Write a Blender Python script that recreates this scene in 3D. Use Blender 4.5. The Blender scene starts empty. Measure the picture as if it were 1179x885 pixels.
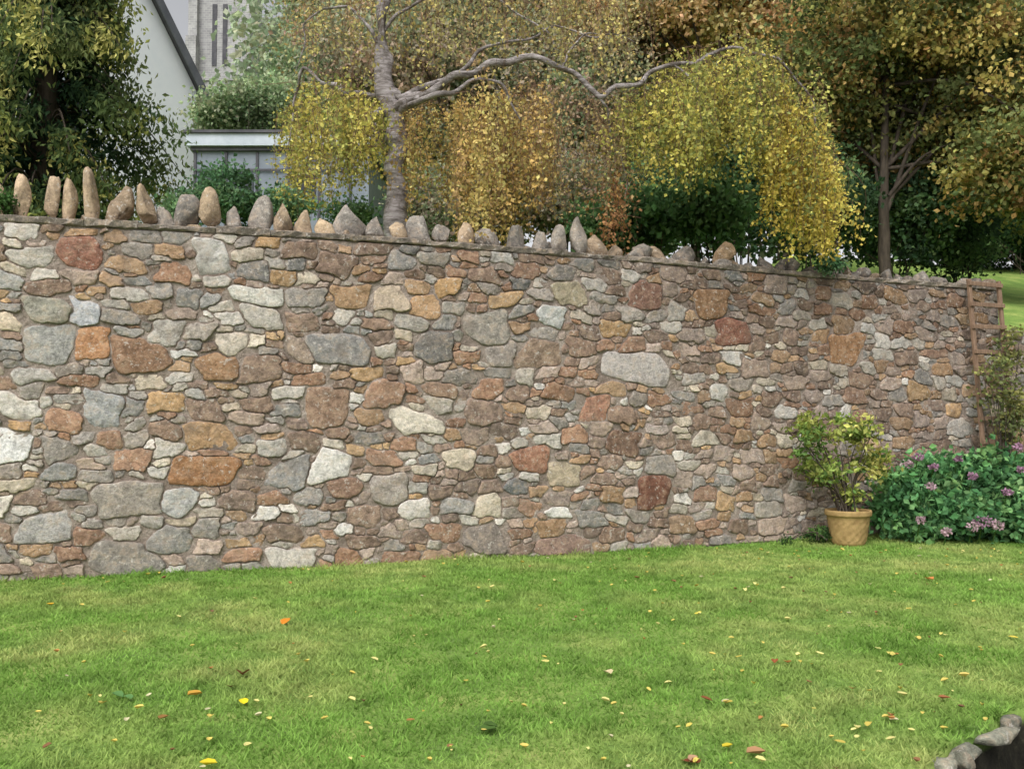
import bpy, bmesh, math, numpy as np
from mathutils import Vector
rng=np.random.default_rng(7)
scene=bpy.context.scene
F=1050.0; CZ=1.25; PITCH=math.atan((489-442.5)/F)
def P(px,py,y):
    a=(px-589.5)/F; b=(442.5-py)/F
    dy=math.cos(PITCH)-b*math.sin(PITCH); dz=math.sin(PITCH)+b*math.cos(PITCH)
    k=y/dy
    return np.array([a*k,y,CZ+dz*k])
def lin(c):
    c=np.asarray(c,float)/255.0
    return np.where(c<=0.04045,c/12.92,((c+0.055)/1.055)**2.4)
def vn(Pt,sc,seed=0):
    p=np.asarray(Pt,float)*sc+seed*17.31
    i=np.floor(p); f=p-i; f=f*f*(3-2*f)
    def h(a,b,c):
        q=(i[...,0]+a)*127.1+(i[...,1]+b)*311.7+(i[...,2]+c)*74.7
        s=np.sin(q)*43758.5453
        return s-np.floor(s)
    r=0
    for a in (0,1):
        for b in (0,1):
            for c in (0,1):
                w=(f[...,0] if a else 1-f[...,0])*(f[...,1] if b else 1-f[...,1])*(f[...,2] if c else 1-f[...,2])
                r=r+w*h(a,b,c)
    return r
def sstep(a,b,x):
    t=np.clip((x-a)/(b-a),0,1); return t*t*(3-2*t)
# ---------------------------------------------------------------- mesh helper
def mk(name,V,faces,mat,col=None,smooth=False,parent=None):
    V=np.asarray(V,np.float32).reshape(-1,3)
    if not isinstance(faces,list): faces=[faces]
    faces=[np.asarray(f,np.int32) for f in faces if len(f)]
    me=bpy.data.meshes.new(name)
    me.vertices.add(len(V)); me.vertices.foreach_set('co',V.ravel())
    nl=sum(f.size for f in faces); npf=sum(len(f) for f in faces)
    me.loops.add(nl); me.polygons.add(npf)
    me.loops.foreach_set('vertex_index',np.concatenate([f.ravel() for f in faces]))
    st=[];o=0
    for f in faces:
        st.append(o+np.arange(len(f))*f.shape[1]); o+=f.size
    me.polygons.foreach_set('loop_start',np.concatenate(st).astype(np.int32))
    me.polygons.foreach_set('use_smooth',np.full(npf,smooth))
    me.update(calc_edges=True); me.validate()
    if col is not None:
        a=me.color_attributes.new('Col','FLOAT_COLOR','POINT')
        c=np.ones((len(V),4),np.float32); c[:,:3]=col
        a.data.foreach_set('color',c.ravel())
    me.materials.append(mat)
    ob=bpy.data.objects.new(name,me); scene.collection.objects.link(ob)
    if parent: ob.parent=parent
    return ob
def empty(name):
    e=bpy.data.objects.new(name,None); scene.collection.objects.link(e); return e
class Acc:
    def __init__(s): s.V=[];s.C=[];s.Fq=[];s.Ft=[];s.n=0
    def add(s,V,q=None,t=None,col=(1,1,1)):
        V=np.asarray(V,float).reshape(-1,3)
        s.V.append(V); c=np.empty((len(V),3)); c[:]=col; s.C.append(c)
        if q is not None and len(q): s.Fq.append(np.asarray(q)+s.n)
        if t is not None and len(t): s.Ft.append(np.asarray(t)+s.n)
        s.n+=len(V)
    def build(s,name,mat,smooth=False,parent=None):
        f=[]
        if s.Fq: f.append(np.concatenate(s.Fq))
        if s.Ft: f.append(np.concatenate(s.Ft))
        return mk(name,np.concatenate(s.V),f,mat,np.concatenate(s.C),smooth,parent)
# ---------------------------------------------------------------- materials
def newmat(name):
    m=bpy.data.materials.new(name); m.use_nodes=True
    nt=m.node_tree; b=nt.nodes['Principled BSDF']; b.inputs['Roughness'].default_value=0.9
    b.inputs['Specular IOR Level'].default_value=0.2
    return m,nt,b
def N(nt,t,**k):
    n=nt.nodes.new(t)
    for a,v in k.items():
        if a in n.inputs: n.inputs[a].default_value=v
        else: setattr(n,a,v)
    return n
def mixc(nt,fac,a,b,mode='MIX'):
    n=nt.nodes.new('ShaderNodeMix'); n.data_type='RGBA'; n.blend_type=mode
    for i,v in ((0,fac),(6,a),(7,b)):
        if isinstance(v,bpy.types.NodeSocket): nt.links.new(v,n.inputs[i])
        elif i==0: n.inputs[0].default_value=v
        else: n.inputs[i].default_value=(*v,1) if len(v)==3 else v
    return n.outputs[2]
def noise(nt,scale,detail=4,rough=0.6,vec=None):
    n=N(nt,'ShaderNodeTexNoise'); n.inputs['Scale'].default_value=scale; n.inputs['Detail'].default_value=detail; n.inputs['Roughness'].default_value=rough
    if vec is None:
        tc=N(nt,'ShaderNodeTexCoord'); vec=tc.outputs['Object']
    nt.links.new(vec,n.inputs['Vector']); return n.outputs['Fac']
def ramp(nt,fac,pts):
    r=N(nt,'ShaderNodeValToRGB'); nt.links.new(fac,r.inputs[0]); e=r.color_ramp.elements
    while len(e)<len(pts): e.new(0.5)
    for i,(p,c) in enumerate(pts):
        e[i].position=p; e[i].color=(*c,1) if hasattr(c,'__len__') else (c,c,c,1)
    return r.outputs[0]
def bump(nt,b,h,strength=0.5,dist=0.01):
    n=N(nt,'ShaderNodeBump'); n.inputs['Strength'].default_value=strength; n.inputs['Distance'].default_value=dist
    nt.links.new(h,n.inputs['Height']); nt.links.new(n.outputs[0],b.inputs['Normal'])
def mapping(nt,sc):
    tc=N(nt,'ShaderNodeTexCoord'); m=N(nt,'ShaderNodeMapping'); m.inputs['Scale'].default_value=sc
    nt.links.new(tc.outputs['Object'],m.inputs[0]); return m.outputs[0]
def stone_mat(name,lich=0.6):
    m,nt,b=newmat(name)
    at=N(nt,'ShaderNodeAttribute'); at.attribute_name='Col'
    n1=noise(nt,14,4,0.7); n2=noise(nt,3.6,5,0.75)
    c=mixc(nt,1.0,at.outputs['Color'],ramp(nt,n1,[(0.3,0.6),(0.5,1.05),(0.72,1.4)]),'MULTIPLY')
    n3=noise(nt,42,3,0.8)
    c=mixc(nt,0.8,c,ramp(nt,n3,[(0.32,0.6),(0.68,1.3)]),'MULTIPLY')
    c=mixc(nt,ramp(nt,n1,[(0.5,0.0),(0.64,0.45)]),c,tuple(lin((170,148,124))),'MIX')
    c=mixc(nt,ramp(nt,noise(nt,22,3,0.8),[(lich-.02,0.0),(lich+0.06,0.6)]),c,tuple(lin((204,197,186))),'MIX')
    c=mixc(nt,ramp(nt,n2,[(0.5,0.0),(0.66,0.5)]),c,tuple(lin((118,106,94))),'MIX')
    nt.links.new(c,b.inputs['Base Color'])
    bump(nt,b,n3,0.9,0.014)
    return m
M_stone=stone_mat('wall_stone')
def mortar_mat():
    m,nt,b=newmat('mortar')
    c=ramp(nt,noise(nt,3.5,5,0.7),[(0.32,lin((120,107,96))),(0.5,lin((152,138,126))),(0.68,lin((180,168,156)))])
    n=noise(nt,55,3,0.8)
    c=mixc(nt,0.8,c,ramp(nt,n,[(0.3,0.6),(0.7,1.25)]),'MULTIPLY')
    nt.links.new(c,b.inputs['Base Color']); bump(nt,b,n,0.9,0.02); return m
M_mortar=mortar_mat()
def leaf_mat(name,tr=0.35):
    m,nt,b=newmat(name); nt.nodes.remove(b)
    at=N(nt,'ShaderNodeAttribute'); at.attribute_name='Col'
    d=N(nt,'ShaderNodeBsdfDiffuse'); nt.links.new(at.outputs['Color'],d.inputs[0])
    t=N(nt,'ShaderNodeBsdfTranslucent'); nt.links.new(at.outputs['Color'],t.inputs[0])
    mx=N(nt,'ShaderNodeMixShader'); mx.inputs[0].default_value=tr
    nt.links.new(d.outputs[0],mx.inputs[1]); nt.links.new(t.outputs[0],mx.inputs[2])
    nt.links.new(mx.outputs[0],nt.nodes['Material Output'].inputs[0]); return m
M_leaf=leaf_mat('foliage',.35); M_grass=leaf_mat('grass_blades',0.35); M_dead=leaf_mat('fallen_leaf',0.15); M_twig=leaf_mat('twig',0.0)
def plain(name,a,b_,sc=8,bs=0.3,rough=0.85,vec=None):
    m,nt,b=newmat(name)
    v=mapping(nt,vec) if vec else None
    c=ramp(nt,noise(nt,sc,6,0.65,v),[(0.3,a),(0.7,b_)])
    nt.links.new(c,b.inputs['Base Color']); b.inputs['Roughness'].default_value=rough
    bump(nt,b,noise(nt,sc*5,3,0.7,v),bs,0.01); return m
M_bark=plain('tree_bark',lin((52,46,40)),lin((92,82,70)),6,0.8,vec=(3,3,0.6))
def birch_mat():
    m,nt,b=newmat('birch_bark')
    v=mapping(nt,(2.5,2.5,14))
    c=ramp(nt,noise(nt,2.2,6,0.7,v),[(0.3,lin((70,62,58))),(0.45,lin((140,132,128))),(0.66,lin((196,188,186)))])
    c=mixc(nt,ramp(nt,noise(nt,4.5,6,0.75),[(0.47,0.0),(0.6,0.85)]),c,tuple(lin((88,80,70))))
    nt.links.new(c,b.inputs['Base Color']); bump(nt,b,noise(nt,12,4,0.7,v),0.9,0.02); return m
M_birch=birch_mat()
M_wood=plain('weathered_wood',lin((112,90,74)),lin((152,126,104)),6,0.5,vec=(6,6,1))
M_white=plain('white_render',lin((232,236,240)),lin((244,246,248)),1.5,0.05)
M_slate=plain('slate_roof',lin((66,66,72)),lin((96,94,98)),3,0.4)
M_trim=plain('painted_trim',lin((168,176,186)),lin((196,202,210)),3,0.1,0.6)
M_panel=plain('grey_panel',lin((112,120,130)),lin((140,146,154)),2,0.2)
M_dark=plain('dark_glass',lin((44,48,54)),lin((72,76,82)),2,0.05,0.25)
def ground_mat():
    m,nt,b=newmat('lawn_ground')
    c=ramp(nt,noise(nt,2.2,5,0.65),[(0.3,lin((104,134,66))),(0.5,lin((128,156,76))),(0.68,lin((164,176,100)))])
    n=noise(nt,45,4,0.75)
    c=mixc(nt,0.8,c,ramp(nt,n,[(0.3,0.5),(0.7,1.3)]),'MULTIPLY')
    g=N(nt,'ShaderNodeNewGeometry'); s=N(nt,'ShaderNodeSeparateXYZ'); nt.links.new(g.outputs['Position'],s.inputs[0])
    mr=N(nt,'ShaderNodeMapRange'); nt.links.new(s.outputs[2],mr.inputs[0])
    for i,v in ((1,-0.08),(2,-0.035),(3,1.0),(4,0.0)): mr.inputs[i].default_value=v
    soil_shade=ramp(nt,noise(nt,14,5,.7),[(.35,lin((22,20,16))),(.6,lin((44,42,32))),(.75,lin((80,78,62)))])  # soil below the terrace edge, near black to paint in the drop's shade
    c=mixc(nt,mr.outputs[0],c,soil_shade)
    nt.links.new(c,b.inputs['Base Color']); bump(nt,b,n,0.8,0.02); return m
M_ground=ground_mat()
# ---------------------------------------------------------------- wall plan curve
cx=np.array([-14,-9,-6.5,-4.12,-1.1,0.96,3.3,5.45,7,12.]); cy=np.array([4.6,6.0,6.65,7.36,8.25,9.06,10.15,11.0,11.6,13.4])
gx=np.linspace(-14,12,2601); gy=np.interp(gx,cx,cy); k=np.ones(121)/121
gyp=np.concatenate([gy[0]+(np.arange(-60,0)*0.01)*0.28,gy,gy[-1]+(np.arange(1,61)*0.01)*0.36]); gy=np.convolve(gyp,k,'valid')
def Yc(x): return np.interp(x,gx,gy)
gs=np.concatenate([[0],np.cumsum(np.hypot(np.diff(gx),np.diff(gy)))])
tx=np.gradient(gx,gs); ty=np.gradient(gy,gs)
def wpt(s,v,d):
    x=np.interp(s,gs,gx); y=np.interp(s,gs,gy); a=np.interp(s,gs,tx); b=np.interp(s,gs,ty)
    return np.stack([x+b*d,y-a*d,v+0*x],-1)
def pix2wall(px,py):
    a=(px-589.5)/F
    i=np.argmin(np.abs(gx/gy-a*1.0)); y=gy[i]
    return gs[i],P(px,py,y)[2]
def sx(X): return float(np.interp(X,gx,gs))
# ---------------------------------------------------------------- terrain
def edge_d(x,y): return (x-1.32)*-.593+(y-3.3)*.805+0.05*np.sin(x*5.1)+0.025*np.sin(x*13+1)
def H(x,y):
    P3=np.stack([x,y,0*x],-1)
    lawn=(vn(P3,0.9,1)-0.5)*0.05+(vn(P3,2.7,2)-0.5)*0.02
    e_=edge_d(x,y)
    lawn=lawn-0.75*sstep(0.04,-0.06,e_)+(vn(P3,9,6)-.5)*.08*sstep(0,-.05,e_)
    d=(y-Yc(x))*0.93
    rb=np.maximum(y-Yc(x),0)
    up=2.45+0.08*np.minimum(rb,15)+0.16*np.clip(rb-15,0,60)
    up=up+sstep(4.5,7.5,x)*(0.2*np.clip(rb,0,11))+(vn(P3,0.5,4)-0.5)*0.2*sstep(0.5,3,rb)
    t=sstep(0.14,0.3,d)
    return lawn*(1-t)+up*t
def axis(a,b,st,far):
    c=np.arange(a,b+1e-6,st); o=[];q=st
    v=b
    while v<far: q*=1.25; v+=q; o.append(v)
    m=[];q=st;v=a
    while v>-far: q*=1.25; v-=q; m.append(v)
    return np.concatenate([m[::-1],c,o])
ax=axis(-8,9,0.05,400); ay=axis(0,13,0.04,400)
X,Y=np.meshgrid(ax,ay); Z=H(X,Y)
nx,ny=len(ax),len(ay); idx=np.arange(nx*ny).reshape(ny,nx)
q=np.stack([idx[:-1,:-1],idx[:-1,1:],idx[1:,1:],idx[1:,:-1]],-1).reshape(-1,4)
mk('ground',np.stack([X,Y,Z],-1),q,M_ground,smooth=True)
# ---------------------------------------------------------------- wall stones
PAL=[((170,140,110),.15),((154,122,100),.10),((140,119,104),.18),((154,147,139),.16),((182,175,164),.13),((194,182,163),.10),((144,140,134),.08),((212,206,197),.06),((168,150,137),.12),((182,150,112),.05),((130,112,99),.06)]
palc=np.array([p[0] for p in PAL],float); palw=np.array([p[1] for p in PAL]); 
def build_wall(name,s0,s1,Ht,feats,seed,parent,bandfun=None):
    r=np.random.default_rng(seed); L=s1-s0; R=0.008
    nu,nv=int(L/R),int(Ht/R)
    occ=np.zeros((nu,nv),bool); st=[]
    def put(u,v,w,h,col=None,force=False,tol=0.0):
        a,b=int((u-w/2)/R),int((u+w/2)/R); c,d=int((v-h/2)/R),int((v+h/2)/R)
        if a<-6 or b>nu+6 or c<-6 or d>nv+2: return
        a=max(a,0);c=max(c,0);b=min(b,nu);d=min(d,nv)
        if b-a<2 or d-c<2: return
        if not force and occ[a:b,c:d].mean()>tol: return
        occ[a:b,c:d]=True; st.append((u,v,w,h,col))
    for f in feats: put(*f,force=True)
    A=L*Ht
    def row(n,w0,w1,h0,h1,tol):
        for _ in range(n):
            w=r.uniform(w0,w1); put(r.uniform(0,L),r.uniform(0,Ht),w,min(r.uniform(h0,h1),w*0.9),None,False,tol)
    row(int(A*3),.28,.40,.15,.22,0.0)
    row(int(A*70),.19,.33,.09,.17,0.03)
    row(int(A*300),.14,.26,.06,.13,0.05)
    row(int(A*500),.09,.19,.04,.085,0.07)
    row(int(A*600),.05,.11,.03,.055,0.08)
    best=np.full((nu,nv),0.022); lab=np.full((nu,nv),-1)
    U,V=np.meshgrid((np.arange(nu)+.5)*R,(np.arange(nv)+.5)*R,indexing='ij')
    W3=np.stack([U,V,0*U],-1)
    WU=U+(vn(W3,9,seed)-.5)*.03+(vn(W3,38,seed+3)-.5)*.016; WV=V+(vn(W3,5,seed+1)-.5)*.05+(vn(W3,38,seed+5)-.5)*.014
    for i,(u,v,w,h,c) in enumerate(st):
        m=0.06; a,b=max(0,int((u-w/2-m)/R)),int((u+w/2+m)/R); e,d=max(0,int((v-h/2-m)/R)),int((v+h/2+m)/R)
        x=WU[a:b,e:d]-u; y=WV[a:b,e:d]-v
        th=r.normal(0,.1); xx=x*math.cos(th)+y*math.sin(th); yy=-x*math.sin(th)+y*math.cos(th)
        xx=xx+yy*r.uniform(-.55,.55)
        qx=np.abs(xx)-w/2*(1+yy/h*r.uniform(-.7,.7)); qy=np.abs(yy)-h/2*(1+xx/w*r.uniform(-.9,.9))
        dd=np.maximum(qx,qy)
        for _ in range(r.integers(0,4)):
            an=r.uniform(0,6.283); ca,sa=math.cos(an),math.sin(an)
            ext=abs(ca)*w/2+abs(sa)*h/2; dd=np.maximum(dd,xx*ca+yy*sa-ext*r.uniform(.58,.9))
        bb=best[a:b,e:d]; mm=dd<bb; bb[mm]=dd[mm]; lab[a:b,e:d][mm]=i
    acc=Acc(); K=44
    fr=np.array([1.0,.992,.975,.92,.66,.33]); rs=np.arange(1,140)*.003
    for i,(u,v,w,h,c) in enumerate(st):
        th=np.arange(K)/K*2*np.pi+.1; th=np.arctan2(h**.6*np.sin(th),w**.6*np.cos(th))
        uu=u+np.outer(np.cos(th),rs); vv=v+np.outer(np.sin(th),rs)
        iu=(uu/R).astype(int); iv=(vv/R).astype(int)
        ok=(iu>=0)&(iu<nu)&(iv>=0)&(iv<nv)&(uu>0)&(vv>0)
        l=np.where(ok,lab[np.clip(iu,0,nu-1),np.clip(iv,0,nv-1)],-2)==i
        fail=np.argmax(~l,1); fail=np.where(l.all(1),len(rs)-1,fail); rad=rs[fail]-.003
        if rad.mean()<.014: continue
        rad=np.maximum(rad-r.uniform(.002,.006),.006)
        rad=np.minimum(rad,1.5*np.minimum(np.roll(rad,1),np.roll(rad,-1)))
        rad=.84*rad+.08*np.roll(rad,1)+.08*np.roll(rad,-1)
        if rad.mean()<.012: continue
        p=r.uniform(.010,.022)+.014*min(1,w/.35)*r.uniform(0,1)
        dep=np.array([-.02,p*.5,p*.88,p,p,p])
        uu=u+fr[:,None]*rad*np.cos(th); vv=v+fr[:,None]*rad*np.sin(th)
        lim=min(1,.13/w); ta,tb=r.normal(0,.09,2)*lim; t2=r.uniform(0,6.28); k2=r.uniform(.1,.5)*rad.mean(); s2=r.uniform(.05,.45)*lim
        d=dep[:,None]+((uu-u)*ta+(vv-v)*tb)*(fr[:,None]<.995)
        d=d-s2*np.maximum((uu-u)*math.cos(t2)+(vv-v)*math.sin(t2)-k2,0)*(fr[:,None]<.995)
        Q=np.stack([uu,vv,0*uu+i*.37],-1)
        nn=(vn(Q,14,seed+7)-.5)*.014+(vn(Q,45,seed+8)-.5)*.010
        d=d+nn*(fr[:,None]<.98)
        d=np.where(fr[:,None]<.95,np.maximum(d,.008),d)
        uu=np.append(uu.ravel(),u); vv=np.append(vv.ravel(),v); d=np.append(d.ravel(),d[-1].mean())
        xw=np.interp(u+s0,gs,gx); left=sstep(1.0,-5,xw)
        if c is None:
            wgt=palw.copy()
            wgt[[3,4,5,7,6]]*=(1+1.4*left*(1 if v<1.9 else .4)); wgt[[2,1,8]]*=(1+1.0*(1-left))
            if v<.4: wgt[8]*=4
            wgt/=wgt.sum(); cc=palc[r.choice(len(palc),p=wgt)]
        else:
            cc=np.array(c,float); mc=cc.mean(); cc=mc+(cc-mc)*.66+np.array([5,2,-1])
        cc=cc*r.uniform(.88,1.1)+r.normal(0,1.5)*np.array([1,0,-1])
        col=lin(np.clip(cc,20,235))
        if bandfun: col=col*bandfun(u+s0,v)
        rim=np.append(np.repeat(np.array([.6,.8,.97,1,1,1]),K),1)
        ids=np.arange(6*K).reshape(6,K); nxt=np.roll(ids,-1,1)
        qd=np.stack([ids[:-1],nxt[:-1],nxt[1:],ids[1:]],-1).reshape(-1,4)
        tr=np.stack([ids[-1],nxt[-1],np.full(K,6*K)],-1)
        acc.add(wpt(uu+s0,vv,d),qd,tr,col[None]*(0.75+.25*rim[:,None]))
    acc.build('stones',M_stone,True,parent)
    us=np.arange(0,L+.02,.025); us[-1]=L; vs=np.arange(-.15,Ht-.01,.025); vs=np.append(vs,Ht)
    UU,VV=np.meshgrid(us,vs,indexing='ij'); Q=np.stack([UU,VV,0*UU],-1)
    D=.004+(vn(Q,6,seed+11)-.5)*.014+(vn(Q,30,seed+12)-.5)*.012
    D[:, -1]=0
    fr_=wpt(UU+s0,VV,D); bk=wpt(UU+s0,VV,0*D-.45)
    a=Acc(); n1,n2=UU.shape; ids=np.arange(n1*n2).reshape(n1,n2); q=np.stack([ids[:-1,:-1],ids[1:,:-1],ids[1:,1:],ids[:-1,1:]],-1).reshape(-1,4)
    o=n1*n2
    qs=[q,q[:,::-1]+o,np.stack([ids[:-1,-1],ids[1:,-1],ids[1:,-1]+o,ids[:-1,-1]+o],-1)]
    for e in (0,-1): qs.append(np.stack([ids[e,:-1],ids[e,1:],ids[e,1:]+o,ids[e,:-1]+o],-1))
    a.add(np.concatenate([fr_.reshape(-1,3),bk.reshape(-1,3)]),np.concatenate(qs))
    a.build('mortar_core',M_mortar,False,parent)
wall=empty('rubble_stone_wall')
SL,SR=sx(-9.5),sx(6.0)
WH=2.96
fe=[(242,296,34,40,(214,210,202)),(85,292,52,36,(156,96,72)),(392,402,74,38,(144,142,138)),(500,398,42,38,(126,124,120)),(235,543,76,32,(176,116,68)),(382,536,42,34,(206,204,198)),(55,395,56,42,(156,158,154)),(732,425,84,34,(168,160,154)),(845,382,40,28,(158,96,74)),(975,402,38,36,(184,128,80)),(55,355,60,30,(144,144,130)),(148,645,84,42,(156,150,140)),(120,472,42,40,(164,168,170)),(162,408,62,38,(150,112,86)),(248,424,52,34,(170,124,84)),(243,502,54,34,(190,144,96)),(482,486,62,26,(196,188,170)),(560,380,50,38,(158,150,136)),(648,545,38,26,(176,160,130)),(752,565,40,34,(132,82,66)),(718,508,36,28,(122,88,68)),(685,470,34,28,(166,110,84)),(95,362,34,32,(174,174,174)),(18,514,40,34,(206,204,200)),(332,545,44,32,(154,154,152)),(476,586,36,22,(214,208,200)),(105,396,36,34,(180,122,78)),(610,530,42,26,(162,108,82)),(205,578,40,32,(160,162,160)),(296,340,60,20,(190,186,172)),(304,366,48,24,(182,178,168)),(634,366,30,24,(204,206,200)),(820,350,36,34,(176,126,82)),(655,340,34,26,(160,150,120)),(378,290,30,34,(176,134,96)),(486,352,36,24,(186,140,94)),(150,572,76,44,(168,160,150)),(55,605,60,34,(164,162,158)),(744,340,34,30,(150,102,80)),(620,408,46,30,(140,116,96)),(450,342,36,26,(180,162,138)),(578,408,36,30,(150,142,134)),(450,562,40,32,(152,142,132)),(376,470,44,44,(140,108,86)),(300,425,46,28,(150,122,102)),(200,620,44,30,(154,152,146)),(560,620,50,36,(150,138,128)),(650,630,60,26,(160,122,104)),(345,402,26,30,(160,138,118)),(190,382,36,28,(200,196,186))]
feats=[]
for (a,b,w,h,c) in fe:
    s,v=pix2wall(a,b); s2,_=pix2wall(a+w/2,b); s1_,_=pix2wall(a-w/2,b); v2=pix2wall(a,b-h/2)[1]; v1=pix2wall(a,b+h/2)[1]
    feats.append((s-SL,v,s2-s1_,v2-v1,c))
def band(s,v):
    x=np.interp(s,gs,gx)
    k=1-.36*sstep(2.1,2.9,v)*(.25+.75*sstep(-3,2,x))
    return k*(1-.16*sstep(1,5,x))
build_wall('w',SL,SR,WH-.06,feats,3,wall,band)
a=Acc(); s=SL
while s<SR:
    l=min(rng.uniform(.35,.8),SR-s); ss=np.linspace(s+.002,s+l-.002,10); o=rng.uniform(.015,.035); z0=WH-.06+rng.uniform(-.004,.004); z1=WH+rng.uniform(-.012,.01)
    ring=[]
    for (d,z) in ((o-.01,z0),(o,z0+.01),(o+.002,z1-.012),(o-.014,z1),(-.47,z1),(-.48,z0)):
        jj=(vn(np.stack([ss,0*ss+z*9,0*ss+d],-1),20,5)-.5)*.03
        ring.append(wpt(ss,z+jj*.5,d+jj))
    V=np.stack(ring,1); ids=np.arange(60).reshape(10,6); nx_=np.roll(ids,-1,1)
    q=np.stack([ids[:-1],ids[1:],nx_[1:],nx_[:-1]],-1).reshape(-1,4)
    t=[[ids[e,0],ids[e,j],ids[e,j+1]] for e in (0,9) for j in range(1,5)]
    a.add(V,q,t,lin(np.array((138,128,116))*rng.uniform(.8,1.0))); s+=l
a.build('ledge_course',M_stone,False,wall)
# ---------------------------------------------------------------- rocks
bm=bmesh.new(); bmesh.ops.create_icosphere(bm,subdivisions=3,radius=1); ICO=np.array([v.co[:] for v in bm.verts]); ICF=np.array([[v.index for v in f.verts] for f in bm.faces]); bm.free()
def rock(acc,base,w,d,h,tan,pointed,col,seed,lean=0,amp=.4,rnd=3.2):
    v=ICO/((np.abs(ICO)**rnd).sum(1)**(1/rnd))[:,None]
    rr=np.random.default_rng(int(abs(seed)*1000)%2**31)
    for _ in range(8):
        nrm=rr.normal(0,1,3); nrm/=np.linalg.norm(nrm); kk=rr.uniform(.5,.92); ov=np.maximum(v@nrm-kk,0); v=v-ov[:,None]*nrm*.97
    n=(vn(ICO,1.3,seed)-.5)*amp*.5+(vn(ICO,3.1,seed+.5)-.5)*amp*.4
    v=v*(1+n)[:,None]
    z=(v[:,2]+1)/2; t=1-pointed*np.clip(z,0,1)**1.3
    x=v[:,0]*w/2*t+lean*z*h; y=v[:,1]*d/2*(.5+.5*t); zz=z*h
    T=np.array([tan[0],tan[1],0]); Nn=np.array([-tan[1],tan[0],0])
    Q=np.asarray(base)+x[:,None]*T+y[:,None]*Nn+zz[:,None]*np.array([0,0,1.])
    acc.add(Q,None,ICF,col)
cop=Acc()
TAN=((180,158,130),(162,142,118),(154,146,136),(138,132,124))
cl=[(-14,214,20,0),(17,205,20,0),(47,209,24,1),(75,206,18,0),(101,200,20,0),(131,217,28,1),(163,218,24,0),(186,238,18,2),(206,228,30,3),(235,221,26,0),(265,240,20,2),(298,228,28,2),(324,232,22,1),(348,246,22,1),(374,252,24,0),(404,240,42,3),(437,252,22,3),(460,254,20,0),(487,252,30,3),(515,263,22,2),(540,258,22,1),(568,266,28,2),(602,260,28,3),(627,270,18,2),(650,262,22,2),(671,254,22,2),(695,270,28,1)]
for (px,py,w,ci) in cl:
    s,_=pix2wall(px,250); d=wpt(s,0,-.17); top=P(px,py,d[1])[2]; m=d[1]/F
    b=wpt(s,WH-.04,-.15+rng.uniform(-.03,.04)); an=rng.normal(0,.3); tg0=np.array((np.interp(s,gs,tx),np.interp(s,gs,ty))); tg=(tg0[0]*math.cos(an)-tg0[1]*math.sin(an),tg0[0]*math.sin(an)+tg0[1]*math.cos(an))
    rock(cop,b,w*m*1.25,rng.uniform(.10,.18),(top-WH+.05)*1.05,tg,rng.uniform(.2,.65),lin(np.array(TAN[ci])*rng.uniform(.88,1.08)),px*.013+3,rng.uniform(-.12,.12))
s=pix2wall(710,280)[0]
while s<SR-.1:
    w=rng.uniform(.09,.24); b=wpt(s+w/2,WH-.04,-.17+rng.uniform(-.05,.05)); tg=(np.interp(s,gs,tx),np.interp(s,gs,ty))
    xw=np.interp(s,gs,gx); hh=rng.uniform(.09,.25) if xw<4 else rng.uniform(.06,.2)
    rock(cop,b,w*1.15,.22,hh,tg,rng.uniform(.1,.7),lin(np.array(TAN[rng.choice([1,2,3,3,3])])*rng.uniform(.65,.92)),s*3.1,rng.uniform(-.4,.4)); s+=w*rng.uniform(.8,1.35)
s_=pix2wall(845,280)[0]; b=wpt(s_,WH-.03,-.12); rock(cop,b,.28,.25,.32,(.93,.37),.4,lin((150,126,98)),5.5)
s=SL
while s<pix2wall(-25,250)[0]:
    rock(cop,wpt(s+.1,WH-.03,-.17),.2,.2,rng.uniform(.2,.36),(.95,.3),.6,lin(np.array(TAN[rng.integers(4)])),s*2.1); s+=.27
s=SL
while s<pix2wall(705,280)[0]:
    w=rng.uniform(.08,.22); hh=rng.uniform(.04,.09) if s<pix2wall(380,250)[0] else rng.uniform(.05,.14)
    rock(cop,wpt(s,WH-.03,-.24+rng.uniform(-.08,.14)),w,.16,hh,(.95,.3),.3,lin(np.array(TAN[rng.integers(4)])*rng.uniform(.6,.9)),s*1.7); s+=w*rng.uniform(.9,1.6)
cop.build('coping_stones',M_stone,True,wall)
lw=empty('low_stone_wall')
build_wall('l',SR+.02,sx(11),2.42,[],9,lw,lambda s,v:.8)
# low rubble edging at the near lawn terrace
ed=Acc(); t=-4.0
while t<7:
    w=rng.uniform(.08,.26); x,y=1.32+.805*(t),3.3+.593*(t)
    off=-(edge_d(np.array(x),np.array(y)))
    x+=-.593*float(off)*0.95; y+=.805*float(off)*.95
    if rng.random()<.9: rock(ed,(x+rng.normal(0,.01),y+rng.normal(0,.01),-.075+rng.uniform(-.015,.012)),w*1.25,rng.uniform(.07,.12),rng.uniform(.07,.085),(.805,.593),.05,lin(np.array((138,138,122))*rng.uniform(.6,1.1)),t*2.7+50,0,.45,5)
    t+=w*rng.uniform(.85,1.15)
ed.build('lawn_edging_stones',M_stone,True)
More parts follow.
